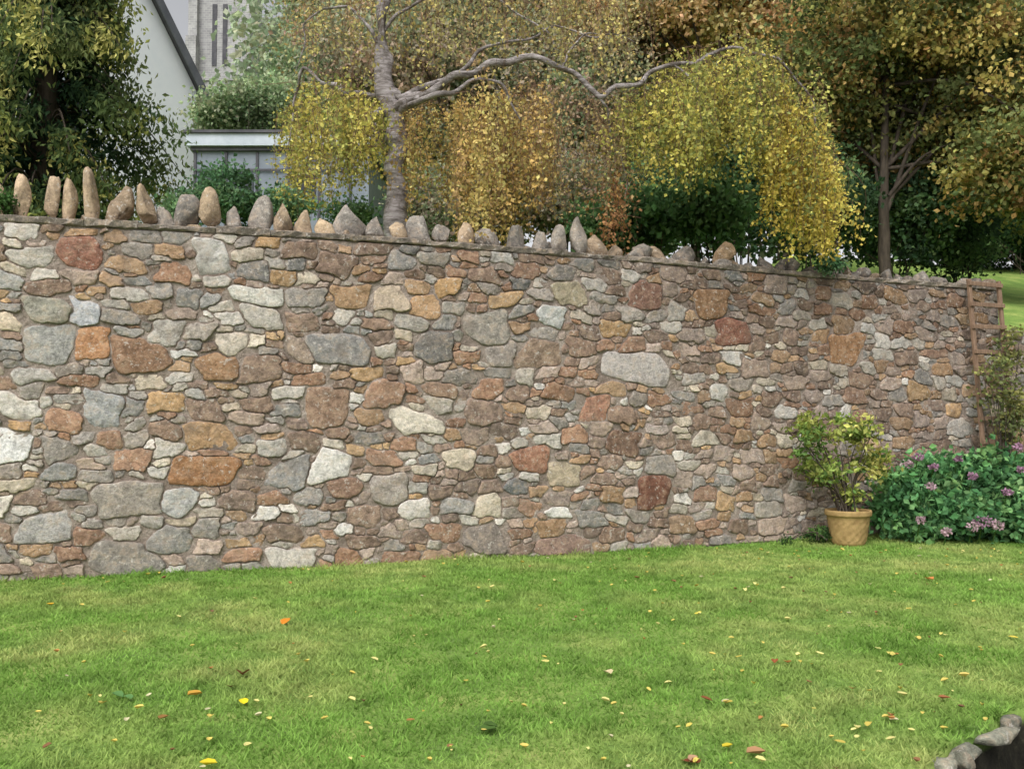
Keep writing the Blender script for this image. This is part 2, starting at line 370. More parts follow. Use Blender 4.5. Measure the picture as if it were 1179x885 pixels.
# ---------------------------------------------------------------- grass
NB=400000
y=2.6+ (11.8-2.6)*rng.random(NB)**1.15; x=(rng.random(NB)*2-1)*(0.66*y+.9)
kp=(edge_d(x,y)>.035)&((y-Yc(x))*.93<-.01); x,y=x[kp],y[kp]; n=len(x)
P3=np.stack([x,y,0*x],-1); z=H(x,y)-.004
pt=vn(P3,1.1,21); pf=vn(P3,4.5,22); pg=vn(P3,11,23)
hgt=(.012+.018*rng.random(n))*(.6+.8*pf)*(1+y*.02); wd=.0022+.0022*rng.random(n)+.00035*y
near=np.exp(-((Yc(x)-y)/.1)); hgt*=1+1.4*near*(vn(P3,3,25)>.4)
ne=np.exp(-(edge_d(x,y)/.05)); hgt*=1+1.2*ne*(vn(P3,7,26)>.4)
an=rng.random(n)*2*np.pi; la=rng.random(n)*2*np.pi; ll=hgt*rng.uniform(.3,1.6,n)
b1=np.stack([x-np.cos(an)*wd,y-np.sin(an)*wd,z],-1); b2=np.stack([x+np.cos(an)*wd,y+np.sin(an)*wd,z],-1)
tp=np.stack([x+np.cos(la)*ll,y+np.sin(la)*ll,z+hgt],-1)
V=np.stack([b1,b2,tp],1).reshape(-1,3)
g0,g1,g2=lin((120,160,72)),lin((158,194,100)),lin((198,202,130))
tt=np.clip(pt*.6+pg*.35+rng.normal(0,.18,n)-.05,0,1)[:,None]; c=g0*(1-tt)+g1*tt
yy=np.clip((vn(P3,1.3,30)*.6+vn(P3,2.9,31)*.4-.42)*3,0,.75)[:,None]*np.clip(pf*1.1+pg*.8-.1,0,1)[:,None]; c=c*(1-yy)+g2*yy
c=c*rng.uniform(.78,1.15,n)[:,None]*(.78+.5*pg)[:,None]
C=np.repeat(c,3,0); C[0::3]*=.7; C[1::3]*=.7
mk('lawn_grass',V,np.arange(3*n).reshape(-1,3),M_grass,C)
def fallen(acc,x,y,sz,col,up=.008):
    z=float(H(np.array(x),np.array(y)))+.014; K=9; th=np.arange(K)/K*2*np.pi; r=sz*.5*(1+.35*np.cos(th))*rng.uniform(.8,1.1,K)
    a=rng.uniform(0,6.28); u=r*np.cos(th)*1.1; v=r*np.sin(th)*.75
    zz=z+up*rng.random()+np.abs(v)*rng.uniform(.1,.7)+u*rng.uniform(-.3,.3)+.006
    V=np.stack([x+u*math.cos(a)-v*math.sin(a),y+u*math.sin(a)+v*math.cos(a),zz],-1)
    V=np.vstack([V,[x,y,z+.004]]); t=np.stack([np.arange(K),np.roll(np.arange(K),-1),np.full(K,K)],-1)
    acc.add(V,None,t,lin(col)*rng.uniform(.8,1.1))
fl=Acc()
def gp(px,py):
    b=(py-489)/F; y=CZ/b*1.0; return (px-589.5)/F*y,y
LC=[(222,200,110),(206,186,96),(224,214,140),(150,110,80),(186,136,84),(206,198,160),(124,94,72)]
for (px,py,sz,c) in [(285,810,.055,(230,208,50)),(330,720,.075,(222,136,52)),(283,779,.085,(130,88,64)),(270,794,.06,(110,78,56)),(795,871,.08,(140,84,62)),(793,869,.05,(190,150,120)),(870,862,.07,(170,130,96)),(243,878,.06,(232,206,60)),(697,775,.06,(206,190,150)),(812,805,.05,(140,90,60)),(1065,668,.09,(224,150,90)),(1078,800,.05,(150,100,70)),(1020,752,.06,(214,200,110)),(903,763,.06,(170,120,66)),(232,803,.06,(196,150,70)),(628,763,.05,(226,214,130)),(1105,778,.05,(222,200,120)),(196,830,.05,(150,112,70)),(64,698,.05,(200,160,60)),(976,790,.05,(170,110,70)),(1020,820,.05,(160,110,70)),(1162,735,.05,(222,200,90)),(888,762,.05,(150,90,60)),(803,708,.05,(214,200,90)),(835,855,.04,(200,180,60)),(558,838,.085,(78,104,52)),(568,834,.06,(70,92,48)),(140,803,.06,(104,144,86)),(152,805,.05,(96,134,80))]:
    x,y=gp(px,py); fallen(fl,x,y,sz,c)
for _ in range(430):
    px=1179*rng.random()**.6*1.15-60; py=632+250*rng.random()**2.0; x,y=gp(px,py)
    if (y-Yc(x))*.93>-.05 or edge_d(np.array(x),np.array(y))<.05: continue
    fallen(fl,x,y,rng.uniform(.013,.042),LC[rng.choice(7,p=[.30,.22,.24,.07,.05,.09,.03])])
fl.build('fallen_leaves',M_dead,True)
# ---------------------------------------------------------------- foliage helpers
def leaves(acc,Pt,size,col,droop=0.0,asp=.38,axis_=None):
    n=len(Pt); a=rng.normal(0,1,(n,3)); a[:,2]-=droop
    a/=np.linalg.norm(a,axis=1)[:,None]; b=np.cross(a,rng.normal(0,1,(n,3))); b/=np.linalg.norm(b,axis=1)[:,None]+1e-9
    c=np.cross(a,b); s=np.asarray(size)[:,None]*np.ones((n,1))
    V=np.stack([Pt,Pt+a*s*.45+b*s*asp+c*s*.1,Pt+a*s,Pt+a*s*.45-b*s*asp+c*s*.1],1).reshape(-1,3)
    acc.add(V,np.arange(4*n).reshape(-1,4),None,np.repeat(col,4,0))
GAIN=1.5
def clouds(acc,blobs,ncl,nper,spread,size,pal,shell=.45,dark=.5,flat=.7,asp=.38,droop=.3,rough=.25,gain=1.0):  # extra gain on the far trees paints haze into their leaf colours
    pal=[lin(p) for p in pal]
    vol=np.array([b[1][0]*b[1][1]*b[1][2] for b in blobs])**(2/3); vol/=vol.sum()
    for (c,r),w in zip(blobs,vol):
        for _ in range(max(3,int(ncl*w))):
            d=rng.normal(0,1,3); d/=np.linalg.norm(d); t=rng.random()**shell*(1+rng.normal(0,rough*.5))
            cc=np.asarray(c)+d*np.asarray(r)*t
            n=int(nper*rng.uniform(.5,1.4)); sp=spread*rng.uniform(.6,1.4)
            Q=cc+rng.normal(0,1,(n,3))*np.array([sp,sp,sp*flat])
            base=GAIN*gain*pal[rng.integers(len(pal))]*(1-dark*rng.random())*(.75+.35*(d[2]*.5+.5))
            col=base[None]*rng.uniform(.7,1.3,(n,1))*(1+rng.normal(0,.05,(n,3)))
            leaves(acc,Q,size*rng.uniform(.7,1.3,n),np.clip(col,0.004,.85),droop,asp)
def spline(pts,n=8):
    p=np.asarray(pts,float); p=np.vstack([2*p[0]-p[1],p,2*p[-1]-p[-2]]); out=[]
    for i in range(1,len(p)-2):
        for t in np.arange(n)/n:
            out.append(.5*((2*p[i])+(-p[i-1]+p[i+1])*t+(2*p[i-1]-5*p[i]+4*p[i+1]-p[i+2])*t*t+(-p[i-1]+3*p[i]-3*p[i+1]+p[i+2])*t**3))
    out.append(p[-2]); return np.array(out)
def tube(acc,pts,r0,r1=None,sides=8,n=6,col=(1,1,1),wob=.0,rad=None):
    c=spline(pts,n); m=len(c)
    r=np.interp(np.linspace(0,1,m),np.linspace(0,1,len(rad)),rad) if rad is not None else np.linspace(r0,r1,m)
    T=np.gradient(c,axis=0); T/=np.linalg.norm(T,axis=1)[:,None]+1e-9
    ref=np.array([.2,1,.1]) if abs(T[:,2]).mean()>.5 else np.array([.1,.1,1.])
    A=np.cross(T,ref); A/=np.linalg.norm(A,axis=1)[:,None]+1e-9; B=np.cross(T,A)
    th=np.arange(sides)/sides*2*np.pi
    V=c[:,None]+r[:,None,None]*(np.cos(th)[None,:,None]*A[:,None]+np.sin(th)[None,:,None]*B[:,None])
    if wob: V=V+(vn(V,6,3)[...,None]-.5)*wob
    ids=np.arange(m*sides).reshape(m,sides); nx_=np.roll(ids,-1,1)
    q=np.stack([ids[:-1],nx_[:-1],nx_[1:],ids[1:]],-1).reshape(-1,4)
    t=[[ids[e,0],ids[e,j],ids[e,j+1]] for e in (0,m-1) for j in range(1,sides-1)]
    acc.add(V,q,t,col); return c
def limbs(acc,base,top,blobs,r,nl=10,col=(1,1,1)):
    base=np.asarray(base,float); top=np.asarray(top,float); mid=(base+top)/2+np.array([rng.normal(0,.12),0,0])
    c=tube(acc,[base,mid,top],r,r*.35,8,8,col,.06)
    for i in range(nl):
        st=c[int(len(c)*rng.uniform(.3,.95))]; b,rr=blobs[rng.integers(len(blobs))]
        e=np.asarray(b)+rng.normal(0,.45,3)*np.asarray(rr); m=(st+e)/2+np.array([0,0,.15*np.linalg.norm(e-st)])
        tube(acc,[st,m,e],r*.35,r*.06,5,5,col)
def B(px,py,y,rx,rz,ry):
    m=y/F; return (P(px,py,y),(rx*m,ry,rz*m))
def tree(name,base,top,blobs,r,ncl,nper,spread,size,pal,nl=10,bark=None,**k):
    e=empty(name); a=Acc(); limbs(a,base,top,blobs,r,nl); a.build('trunk_and_limbs',bark or M_bark,True,e)
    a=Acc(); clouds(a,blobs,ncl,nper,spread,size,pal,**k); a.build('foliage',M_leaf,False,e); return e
def gz(x,y): return float(H(np.array(float(x)),np.array(float(y))))
def gbase(px,y): x=(px-589.5)/F*y; return np.array([x,y,gz(x,y)-.2])
# ---------------------------------------------------------------- conifer (left)
e=empty('conifer_tree'); a=Acc(); b0=gbase(45,11.3); tube(a,[b0,b0+[0,0,4],b0+[.1,0,8]],.22,.05,8,6,wob=.05)
a2=Acc(); D1=lin((48,70,54)); D2=lin((90,118,76)); Y1=lin((184,190,106)); Y2=lin((214,208,126))
for i in range(430):
    z=rng.uniform(.3,7.3); ang=rng.random()*6.283; R=np.interp(z,[0,.8,1.8,2.7,3.9,5.5,7.5],[1.35,1.6,1.75,1.72,1.1,.6,.2])*(.82+.18*math.sin(z*3+ang*2))*rng.uniform(.55,1.1)
    st=b0+np.array([0,0,z+.35]); d=np.array([math.cos(ang),math.sin(ang),0]); tip=st+d*R+np.array([0,0,-.2-.25*R])
    mid=st+d*R*.55+np.array([0,0,.14])
    if i%2==0: tube(a,[st,mid,tip],.022,.005,3,4)
    n=230; t=rng.random(n)**.5; c=(1-t)[:,None]**2*st+2*(t*(1-t))[:,None]*mid+(t**2)[:,None]*tip
    c=c+rng.normal(0,1,(n,3))*np.array([.085,.085,.07])*(0.5+t[:,None]); c[:,2]-=rng.random(n)**2*.22*t
    yel=rng.random()<(.7 if d[0]<.35 else .3); tipf=np.clip((t-.55)*2.5,0,1)[:,None]*(1 if yel else .2)
    dk=(.45+.55*rng.random())
    col=(D1*(1-t[:,None]*.6)+D2*t[:,None]*.6)*(1-tipf)*dk*1.2+tipf*(Y1 if rng.random()<.6 else Y2)*rng.uniform(.55,1.1,(n,1))
    leaves(a2,c,.085*rng.uniform(.7,1.4,n),np.clip(col,0,.85),1.4,.22)
a.build('trunk_and_limbs',M_bark,True,e); a2.build('foliage',M_leaf,False,e)
# ---------------------------------------------------------------- weeping birch
e=empty('weeping_birch_tree'); a=Acc(); D=9.7
bb=gbase(457,D)
tube(a,[bb,P(457,240,D),P(455,190,D),P(457,150,D),P(448,115,D),P(440,60,D),P(440,0,D),P(446,-90,D+.1)],0,rad=[.14,.125,.11,.12,.12,.075,.07,.04],sides=14,n=8,wob=.09)
def limb(k,pts,r0,r1):
    pts=[P(*p) for p in pts]; q=[pts[0]]
    for A,Bp in zip(pts[:-1],pts[1:]):
        L_=np.linalg.norm(Bp-A); q.append((A+Bp)/2+rng.normal(0,.09,3)*L_); q.append(Bp)
    tube(a,q,r0,r1,8,4,wob=.05)
limb('r1',[(453,140,D),(458,122,D-.1),(490,110,D-.2),(525,86,D-.3),(565,72,D-.4),(605,66,D-.4),(645,80,D-.4),(690,112,D-.4),(735,98,D-.4),(775,74,D-.3),(820,62,D),(870,62,D+.2),(915,90,D+.4),(940,150,D+.5),(948,215,D+.5)],.052,.008)
limb('r2',[(455,130,D),(480,118,D-.3),(520,108,D-.4),(545,92,D-.4),(580,100,D-.3),(600,140,D-.2)],.04,.008)
limb('r3',[(448,100,D),(462,112,D-.1),(500,95,D-.2),(540,75,D),(575,50,D+.2),(640,30,D+.4),(700,40,D+.5)],.036,.008)
limb('l1',[(445,115,D),(425,110,D),(395,108,D-.2),(372,96,D-.2),(350,78,D-.1),(338,110,D),(334,160,D)],.038,.007)
limb('l2',[(442,125,D),(432,155,D-.2),(428,165,D-.2)],.04,.03)
limb('l3',[(440,60,D),(420,30,D-.1),(380,10,D),(350,30,D+.1),(335,90,D+.2)],.022,.005)
limb('r4',[(441,40,D),(470,10,D),(540,-10,D+.2),(600,20,D+.3),(640,60,D+.3)],.022,.005)
limb('r5',[(690,112,D-.4),(700,130,D-.3),(716,180,D-.1),(718,230,D)],.013,.004)
limb('r6',[(775,74,D-.3),(800,95,D-.3),(830,140,D-.2)],.014,.004)
limb('r7',[(560,74,D-.4),(570,95,D-.3),(580,130,D-.2)],.012,.004)
limb('r8',[(645,80,D-.4),(655,60,D-.3),(690,40,D-.1),(730,50,D)],.013,.004)
a2=Acc(); a3=Acc()
def curtain(tops,bots,n,pal,dspan,lpm,size=.045,d0=D,short=.35,th=.36,sc=.038,bg=1.15):
    pal=[lin(p) for p in pal]; xs=[t[0] for t in tops]; ts=[t[1] for t in tops]; bx=[t[0] for t in bots]; bs=[t[1] for t in bots]
    for _ in range(n):
        px=rng.uniform(xs[0],xs[-1])+rng.normal(0,8); d=d0+rng.normal(0,dspan*.5); t=np.interp(px,xs,ts); b=np.interp(px,bx,bs)
        if float(vn(np.array([px/22.,d*1.6,n*.01]),1,9))<th: continue
        hgt=b-t; sy=t+abs(rng.normal(0,.3))*hgt+rng.normal(0,9); ey=min(b+rng.normal(0,18),sy+hgt*rng.uniform(short,1.0))
        if ey-sy<12: ey=sy+12
        A=P(px,sy,d); E=P(px+rng.normal(0,13),ey,d+rng.normal(0,.12)); m=(A+E)/2+np.array([rng.normal(0,.06),rng.normal(0,.05),.05])
        S=A+np.array([rng.normal(0,.1),rng.normal(0,.1),-.02])
        tube(a3,[S,A,m,E],.0035,.0015,3,3,lin((110,88,72)))
        ln=np.linalg.norm(E-A); k=max(4,int(ln*lpm*rng.uniform(.3,1.4))); tt=rng.random(k)
        c=((1-tt)**2)[:,None]*A+(2*tt*(1-tt))[:,None]*m+(tt**2)[:,None]*E+rng.normal(0,sc,(k,3)); base=bg*pal[rng.integers(len(pal))]*rng.uniform(.5,1.15)
        leaves(a2,c,size*rng.uniform(.6,1.3,k),np.clip(base[None]*rng.uniform(.7,1.25,(k,1)),0,.85),.7,.38)
AMB=[(222,188,120),(206,172,108),(210,192,124),(184,154,108),(226,200,128),(192,180,114)]
YG=[(214,200,108),(198,190,104),(180,178,100),(222,204,110),(158,162,96),(136,144,86)]
curtain([(466,118),(500,106),(540,98),(590,96),(630,112)],[(466,225),(500,228),(540,268),(590,268),(630,225)],400,AMB,1.3,60,d0=D+.25,th=.4)
curtain([(600,80),(660,100),(722,116)],[(600,235),(660,250),(722,235)],190,[(204,174,126),(208,184,126),(184,160,126),(174,166,118)],1.4,28,size=.04,d0=D+.4)
curtain([(715,112),(745,86),(790,62),(860,50),(910,62),(945,105),(962,175)],[(715,185),(745,205),(800,200),(850,180),(880,195),(910,248),(930,272),(962,270)],700,YG,1.5,70,d0=D+.45,sc=.055,th=.37,short=.25)
curtain([(890,90),(930,120),(958,170)],[(890,240),(930,280),(958,284)],130,[(230,210,108),(216,194,100)],.7,80,d0=D+.3,short=.6,th=0)
curtain([(335,112),(352,86),(390,88),(436,115)],[(330,215),(345,228),(390,222),(440,180)],340,YG+[(208,190,116)],1.2,56,sc=.055,d0=D+.25)
curtain([(335,-60),(400,-60),(600,-60),(740,-30)],[(335,85),(400,70),(600,80),(740,90)],340,[(194,184,124),(180,168,126),(188,160,120),(168,168,120),(204,182,114)],1.6,34,size=.045,sc=.08,d0=D+1.1,th=.42)
curtain([(335,-60),(520,-60),(740,-40)],[(335,90),(520,110),(740,110)],60,[(200,188,120),(190,170,110)],.8,34,size=.042,sc=.06,d0=D-.3,th=.3)
curtain([(690,205),(700,200),(716,190)],[(690,275),(700,285),(716,282)],24,[(196,154,100),(190,144,104)],.3,60,th=0)
a.build('trunk_and_limbs',M_birch,True,e); a2.build('foliage',M_leaf,False,e); a3.build('hanging_twigs',M_twig,False,e)
# ---------------------------------------------------------------- background trees
def T(name,px,y,toppy,blobs,r,*a_,**k):
    b=gbase(px,y); return tree(name,b,P(px,toppy,y),blobs,r,*a_,**k)
T('olive_autumn_tree',1022,14.5,60,[B(1010,30,14.5,120,90,1.8),B(1110,60,14.5,110,110,1.8),B(1160,190,13.6,60,70,1.0),B(1190,130,14,70,110,1.4),B(960,110,15,60,60,1.2),B(1250,40,15,120,130,2),B(1230,220,14,50,60,1),B(1080,160,15,60,60,1),B(1000,180,15.5,60,50,1)],.11,860,110,.20,.085,[(166,158,94),(142,142,86),(192,176,104),(120,132,82),(104,116,76),(112,120,74),(186,154,98)],nl=14,dark=.55,gain=1.05)
T('russet_autumn_tree',830,18,30,[B(780,0,18,90,60,1.6),B(880,20,18,100,60,1.6),B(830,-70,18,120,60,2),B(930,-20,18,60,50,1.4),B(700,10,18.5,60,50,1.4)],.12,420,110,.24,.10,[(200,166,124),(186,154,118),(208,178,128),(170,152,116),(196,182,128),(150,152,112)],nl=14,dark=.3,gain=1.2)
T('grey_green_tree',560,20,60,[B(520,60,20,110,80,2),B(640,90,20,100,90,2),B(580,-20,20,140,70,2),B(430,60,21,70,80,2)],.14,520,110,.3,.12,[(140,146,122),(158,156,130),(162,150,130),(128,138,108),(168,146,124)],nl=14,dark=.3,gain=1.25)
T('green_broadleaf_tree',385,24,120,[B(380,90,24,60,80,2),B(325,125,24,30,22,1.5),B(375,10,24,36,60,2),B(420,150,22,60,60,1.5)],.14,320,110,.26,.12,[(134,148,116),(120,138,104),(152,158,124)],nl=10,dark=.3,gain=1.25)
T('rowan_tree',720,19,120,[B(700,120,19,90,70,1.5),B(740,60,20,70,60,1.5),B(650,160,19,70,60,1.4)],.10,360,100,.25,.10,[(124,134,100),(144,138,112),(156,136,116),(108,122,92)],nl=12,dark=.35,gain=1.2)
def bush(name,blobs,ncl,nper,spread,size,pal,**k):
    e=empty(name); a=Acc()
    for (c,r) in blobs:
        z=gz(c[0],c[1])
        for j in range(7):
            s=np.array([c[0]+rng.normal(0,.12),c[1]+rng.normal(0,.1),z-.05]); t=np.asarray(c)+rng.normal(0,.4,3)*np.asarray(r); tube(a,[s,(s+t)/2+rng.normal(0,.05,3),t],.016,.005,4,4)
    a.build('stems',M_bark,True,e); a=Acc(); clouds(a,blobs,ncl,nper,spread,size,pal,**k); a.build('foliage',M_leaf,False,e); return e
bush('evergreen_hedge',[B(760,235,14.5,70,55,.9),B(850,225,14.8,70,60,.9),B(940,235,15,70,60,.9),B(1030,250,15.5,70,60,.9),B(1100,262,16.5,50,50,.9),B(1180,235,22,90,50,1),B(1270,235,22,90,60,1),B(1080,272,23,70,36,1),B(1160,274,23.5,70,32,1),B(1240,272,23.5,70,36,1)],860,120,.2,.09,[(72,96,66),(88,114,76),(62,82,60),(108,132,86)],dark=.5,gain=1.1)
bush('laurel_shrub',[B(740,250,12,30,35,.5),B(810,240,12,50,40,.5),B(700,262,12,24,26,.4)],150,90,.14,.09,[(94,126,80),(116,146,98),(78,106,70)],dark=.5,gain=1.1)
bush('grey_shrub',[B(650,230,13,60,45,.7),B(560,235,13,60,40,.7),B(500,235,14,40,40,.6)],280,90,.17,.07,[(138,142,116),(152,144,124),(118,132,98),(166,148,132)],dark=.35,gain=1.1)
bush('garden_shrub',[B(265,228,11,36,26,.5),B(215,238,11,24,18,.4),B(400,248,11.5,30,16,.4),B(335,238,12,24,22,.4)],110,90,.1,.055,[(96,126,90),(120,148,106),(80,110,78)],dark=.4)
bush('ivy_hillside_bush',[B(275,125,20.5,48,22,.9),B(245,135,20.5,18,14,.7),B(310,115,21,30,20,.7)],170,100,.18,.09,[(114,134,98),(132,150,112),(146,154,122)],dark=.3,gain=1.2)
bl=[]
for i in range(26): bl.append(B(330+i*42,110+rng.uniform(-30,30),36,50,120,3))
for i in range(14): bl.append(B(700+i*50,225,34,60,50,2))
for i in range(8): bl.append(B(-200+i*42,200,36,60,70,3))
e=empty('distant_trees'); aa=Acc()
for (c,r) in bl[::2]: tube(aa,[(c[0],c[1],gz(c[0],c[1])-.3),c],.25,.08,6,4)
aa.build('trunks',M_bark,True,e); a=Acc(); clouds(a,bl,1500,80,.6,.34,[(130,140,118),(146,150,126),(156,150,126),(122,132,110)],dark=.25,gain=1.3); a.build('foliage',M_leaf,False,e)  # pale, bright leaf colours imitate distance haze
# ---------------------------------------------------------------- buildings
def prism(acc,pts,z0,z1,col=(1,1,1)):
    n=len(pts); V=[(*p,z0) for p in pts]+[(*p,z1) for p in pts]
    q=[[i,(i+1)%n,(i+1)%n+n,i+n] for i in range(n)]
    if n==4: q+= [[3,2,1,0],[4,5,6,7]]
    acc.add(V,q,None,col)
def obox(acc,o,u,v,a0,a1,b0,b1,z0,z1):
    o=np.asarray(o);u=np.asarray(u);v=np.asarray(v)
    prism(acc,[tuple(o+u*a+v*b) for a,b in ((a0,b0),(a1,b0),(a1,b1),(a0,b1))],z0,z1)
e=empty('white_rendered_house'); C0=np.array([P(226,105,22)[0],22.]); ez=P(226,105,22)[2]; ph=math.radians(60)
u=np.array([-math.cos(ph),-math.sin(ph)]); v=np.array([-math.sin(ph),math.cos(ph)]); W=6.4; Ln=9; z0=gz(*C0)-1.5; rise=W/2*1.28
a=Acc(); pr=[C0,C0+u*W,C0+u*W+v*Ln,C0+v*Ln]
V=[(*p,z0) for p in pr]+[(*p,ez) for p in pr]+[(*(C0+u*W/2),ez+rise),(*(C0+u*W/2+v*Ln),ez+rise)]
a.add(V,[[0,1,5,4],[1,2,6,5],[2,3,7,6],[3,0,4,7]],[[4,5,8],[6,7,9]]); a.build('walls',M_white,False,e)
a=Acc(); oh=.25
for sgn in (0,1):
    ea=(C0-u*oh) if sgn==0 else (C0+u*(W+oh)); zz=ez-oh*1.28; rp=C0+u*W/2
    p=[ea-v*oh,rp-v*oh,rp+v*(Ln+oh),ea+v*(Ln+oh)]; z=[zz,ez+rise,ez+rise,zz]
    V=[(*p[i],z[i]+.03) for i in range(4)]+[(*p[i],z[i]+.18) for i in range(4)]
    a.add(V,[[0,1,2,3],[7,6,5,4],[0,4,5,1],[1,5,6,2],[2,6,7,3],[3,7,4,0]])
a.build('slate_roof',M_slate,False,e)
a=Acc()
for sgn in (0,1):
    ea=(C0-u*oh) if sgn==0 else (C0+u*(W+oh)); rp=C0+u*W/2; zz=ez-oh*1.28
    p=[ea-v*(oh+.04),rp-v*(oh+.04)]; q_=[ea-v*(oh-.0),rp-v*(oh-.0)]
    V=[(*p[0],zz-.2),(*p[1],ez+rise-.2),(*p[1],ez+rise+.1),(*p[0],zz+.1)]+[(*q_[0],zz-.2),(*q_[1],ez+rise-.2),(*q_[1],ez+rise+.1),(*q_[0],zz+.1)]
    a.add(V,[[0,1,2,3],[7,6,5,4],[0,4,5,1],[1,5,6,2],[2,6,7,3],[3,7,4,0]])
a.build('bargeboards',plain('dark_bargeboard',lin((84,86,92)),lin((110,112,118)),3,.1),False,e)
a=Acc(); obox(a,C0,u,v,3.0,4.2,-.03,.05,ez-2.2,ez-.9); a.build('window_glass',M_dark,False,e)
a=Acc()
for q_ in ((2.92,3.0,ez-2.28,ez-.82),(4.2,4.28,ez-2.28,ez-.82)): obox(a,C0,u,v,q_[0],q_[1],-.05,.05,q_[2],q_[3])
obox(a,C0,u,v,3.0,4.2,-.05,.05,ez-2.28,ez-2.2); obox(a,C0,u,v,3.0,4.2,-.05,.05,ez-.9,ez-.82); obox(a,C0,u,v,3.57,3.63,-.045,.04,ez-2.2,ez-.9); a.build('window_frame',M_trim,False,e)
e=empty('flat_roofed_garage'); y0=18.; x0=P(224,150,y0)[0]; x1=P(425,150,y0)[0]; zt=P(300,153,y0)[2]; zb=gz((x0+x1)/2,y0)-1
o=(x0,y0); U=(1,0); Vv=(0,1); w=x1-x0; a=Acc(); obox(a,o,U,Vv,0,w,0,4,zb,zt-.38); a.build('walls',M_panel,False,e)
a=Acc(); obox(a,o,U,Vv,-.12,w+.12,-.15,4.1,zt-.30,zt-.06); a.build('fascia',M_trim,False,e)
a=Acc(); obox(a,o,U,Vv,-.05,w+.05,-.08,4.02,zt-.379,zt-.302); obox(a,o,U,Vv,-.16,w+.16,-.2,4.15,zt-.055,zt); a.build('roof',M_slate,False,e)
a=Acc()
for k in np.arange(.0,w,.62): obox(a,o,U,Vv,k,k+.05,-.03,.0,zb,zt-.4)
obox(a,o,U,Vv,0,w,-.045,-.031,zt-.78,zt-.74); a.build('door_ribs',M_slate,False,e)
a=Acc()
for k in (0,1,3): obox(a,o,U,Vv,.62*k+.09,.62*k+.58,-.02,.02,zt-1.6,zt-.84)
a.build('window_glass',M_dark,False,e)
def tw_mat():
    m,nt,b=newmat('tower_masonry_blocks'); v=mapping(nt,(1,1,1))
    sp=N(nt,'ShaderNodeSeparateXYZ'); nt.links.new(v,sp.inputs[0]); ad=N(nt,'ShaderNodeMath'); nt.links.new(sp.outputs[0],ad.inputs[0]); nt.links.new(sp.outputs[1],ad.inputs[1])
    cb=N(nt,'ShaderNodeCombineXYZ'); nt.links.new(ad.outputs[0],cb.inputs[0]); nt.links.new(sp.outputs[2],cb.inputs[1])
    br=N(nt,'ShaderNodeTexBrick'); nt.links.new(cb.outputs[0],br.inputs[0]); br.inputs['Scale'].default_value=1.6
    br.inputs['Color1'].default_value=(*lin((164,162,162)),1); br.inputs['Color2'].default_value=(*lin((142,140,142)),1); br.inputs['Mortar'].default_value=(*lin((176,174,172)),1)
    c=mixc(nt,.6,br.outputs[0],ramp(nt,noise(nt,1.2,5,.7),[(.3,.6),(.7,1.3)]),'MULTIPLY'); nt.links.new(c,b.inputs['Base Color']); return m
M_tw=tw_mat()
e=empty('church_tower'); y0=60.; x0=P(222,50,y0)[0]; x1=P(284,50,y0)[0]; w=x1-x0; zb=gz(x0,y0)-1; zt=41; o=(x0,y0)
a=Acc(); obox(a,o,U,Vv,0,w,0,w,zb,zt)
for (q0,q1) in ((-.25,.45),(w-.45,w+.45)): obox(a,o,U,Vv,q0,q1,-.7,-.003,zb,27); obox(a,o,U,Vv,q0+.06,q1-.06,-.4,-.003,27.003,36)
for z in (24.2,31,38): obox(a,o,U,Vv,.46,w-.46,-.12,-.004,z,z+.3)
for i in range(5): obox(a,o,U,Vv,i*w/5+.1,i*w/5+w/5-.25,0,.4,zt+.003,zt+1.1)
obox(a,o,U,Vv,w+.5,w+9,.5,7,zb,20)
a.build('masonry',M_tw,False,e)
a=Acc()
for zc in (25.2,32): 
    for k in (w*.5-.5,w*.5+.2): obox(a,o,U,Vv,k,k+.3,-.05,-.005,zc,zc+4.2)
a.build('belfry_louvres',M_slate,False,e)
a=Acc(); V=[(x0+w+.4,y0+.2,20),(x0+w+9.2,y0+.2,20),(x0+w+9.2,y0+3.7,25),(x0+w+.4,y0+3.7,25),(x0+w+.4,y0+7.2,20),(x0+w+9.2,y0+7.2,20)]
a.add(V,[[0,1,2,3],[3,2,5,4]],[[0,3,4],[1,5,2]]); a.build('nave_roof',M_slate,False,e)
# ---------------------------------------------------------------- ladder / pot / shrubs
e=empty('wooden_ladder'); a=Acc()
def beam(acc,A,Bp,w,d):
    A=np.asarray(A,float);Bp=np.asarray(Bp,float); t=(Bp-A)/np.linalg.norm(Bp-A); n=np.array([.36,-.93,0]); n-=t*n.dot(t); n/=np.linalg.norm(n); s=np.cross(t,n)
    V=[];bv=.2
    for p in (A,Bp):
        for (i,j) in ((-1+bv,-1),(1-bv,-1),(1,-1+bv),(1,1-bv),(1-bv,1),(-1+bv,1),(-1,1-bv),(-1,-1+bv)): V.append(p+s*w/2*i+n*d/2*j)
    q=[[i,(i+1)%8,(i+1)%8+8,i+8] for i in range(8)]; t3=[[o_,o_+j,o_+j+1] for o_ in (0,8) for j in range(1,7)]
    acc.add(V,q,t3)
sA=pix2wall(1110,400)[0]; sB=pix2wall(1144,400)[0]
for s in (sA,sB): beam(a,wpt(s,-.05,.34),wpt(s+.01,3.0,.1),.05,.04)
for k in np.arange(.25,3.0,.27):
    d=.34-(k+.05)/3.05*.24; beam(a,wpt(sA-.03,k+rng.normal(0,.01),d+.035),wpt(sB+.03,k+rng.normal(0,.01),d+.035),.05,.022)
a.build('rails_and_rungs',M_wood,False,e)
e=empty('terracotta_plant_pot'); PD=9.65; pc=P(977,622,PD); pc[2]=gz(pc[0],pc[1]); a=Acc()
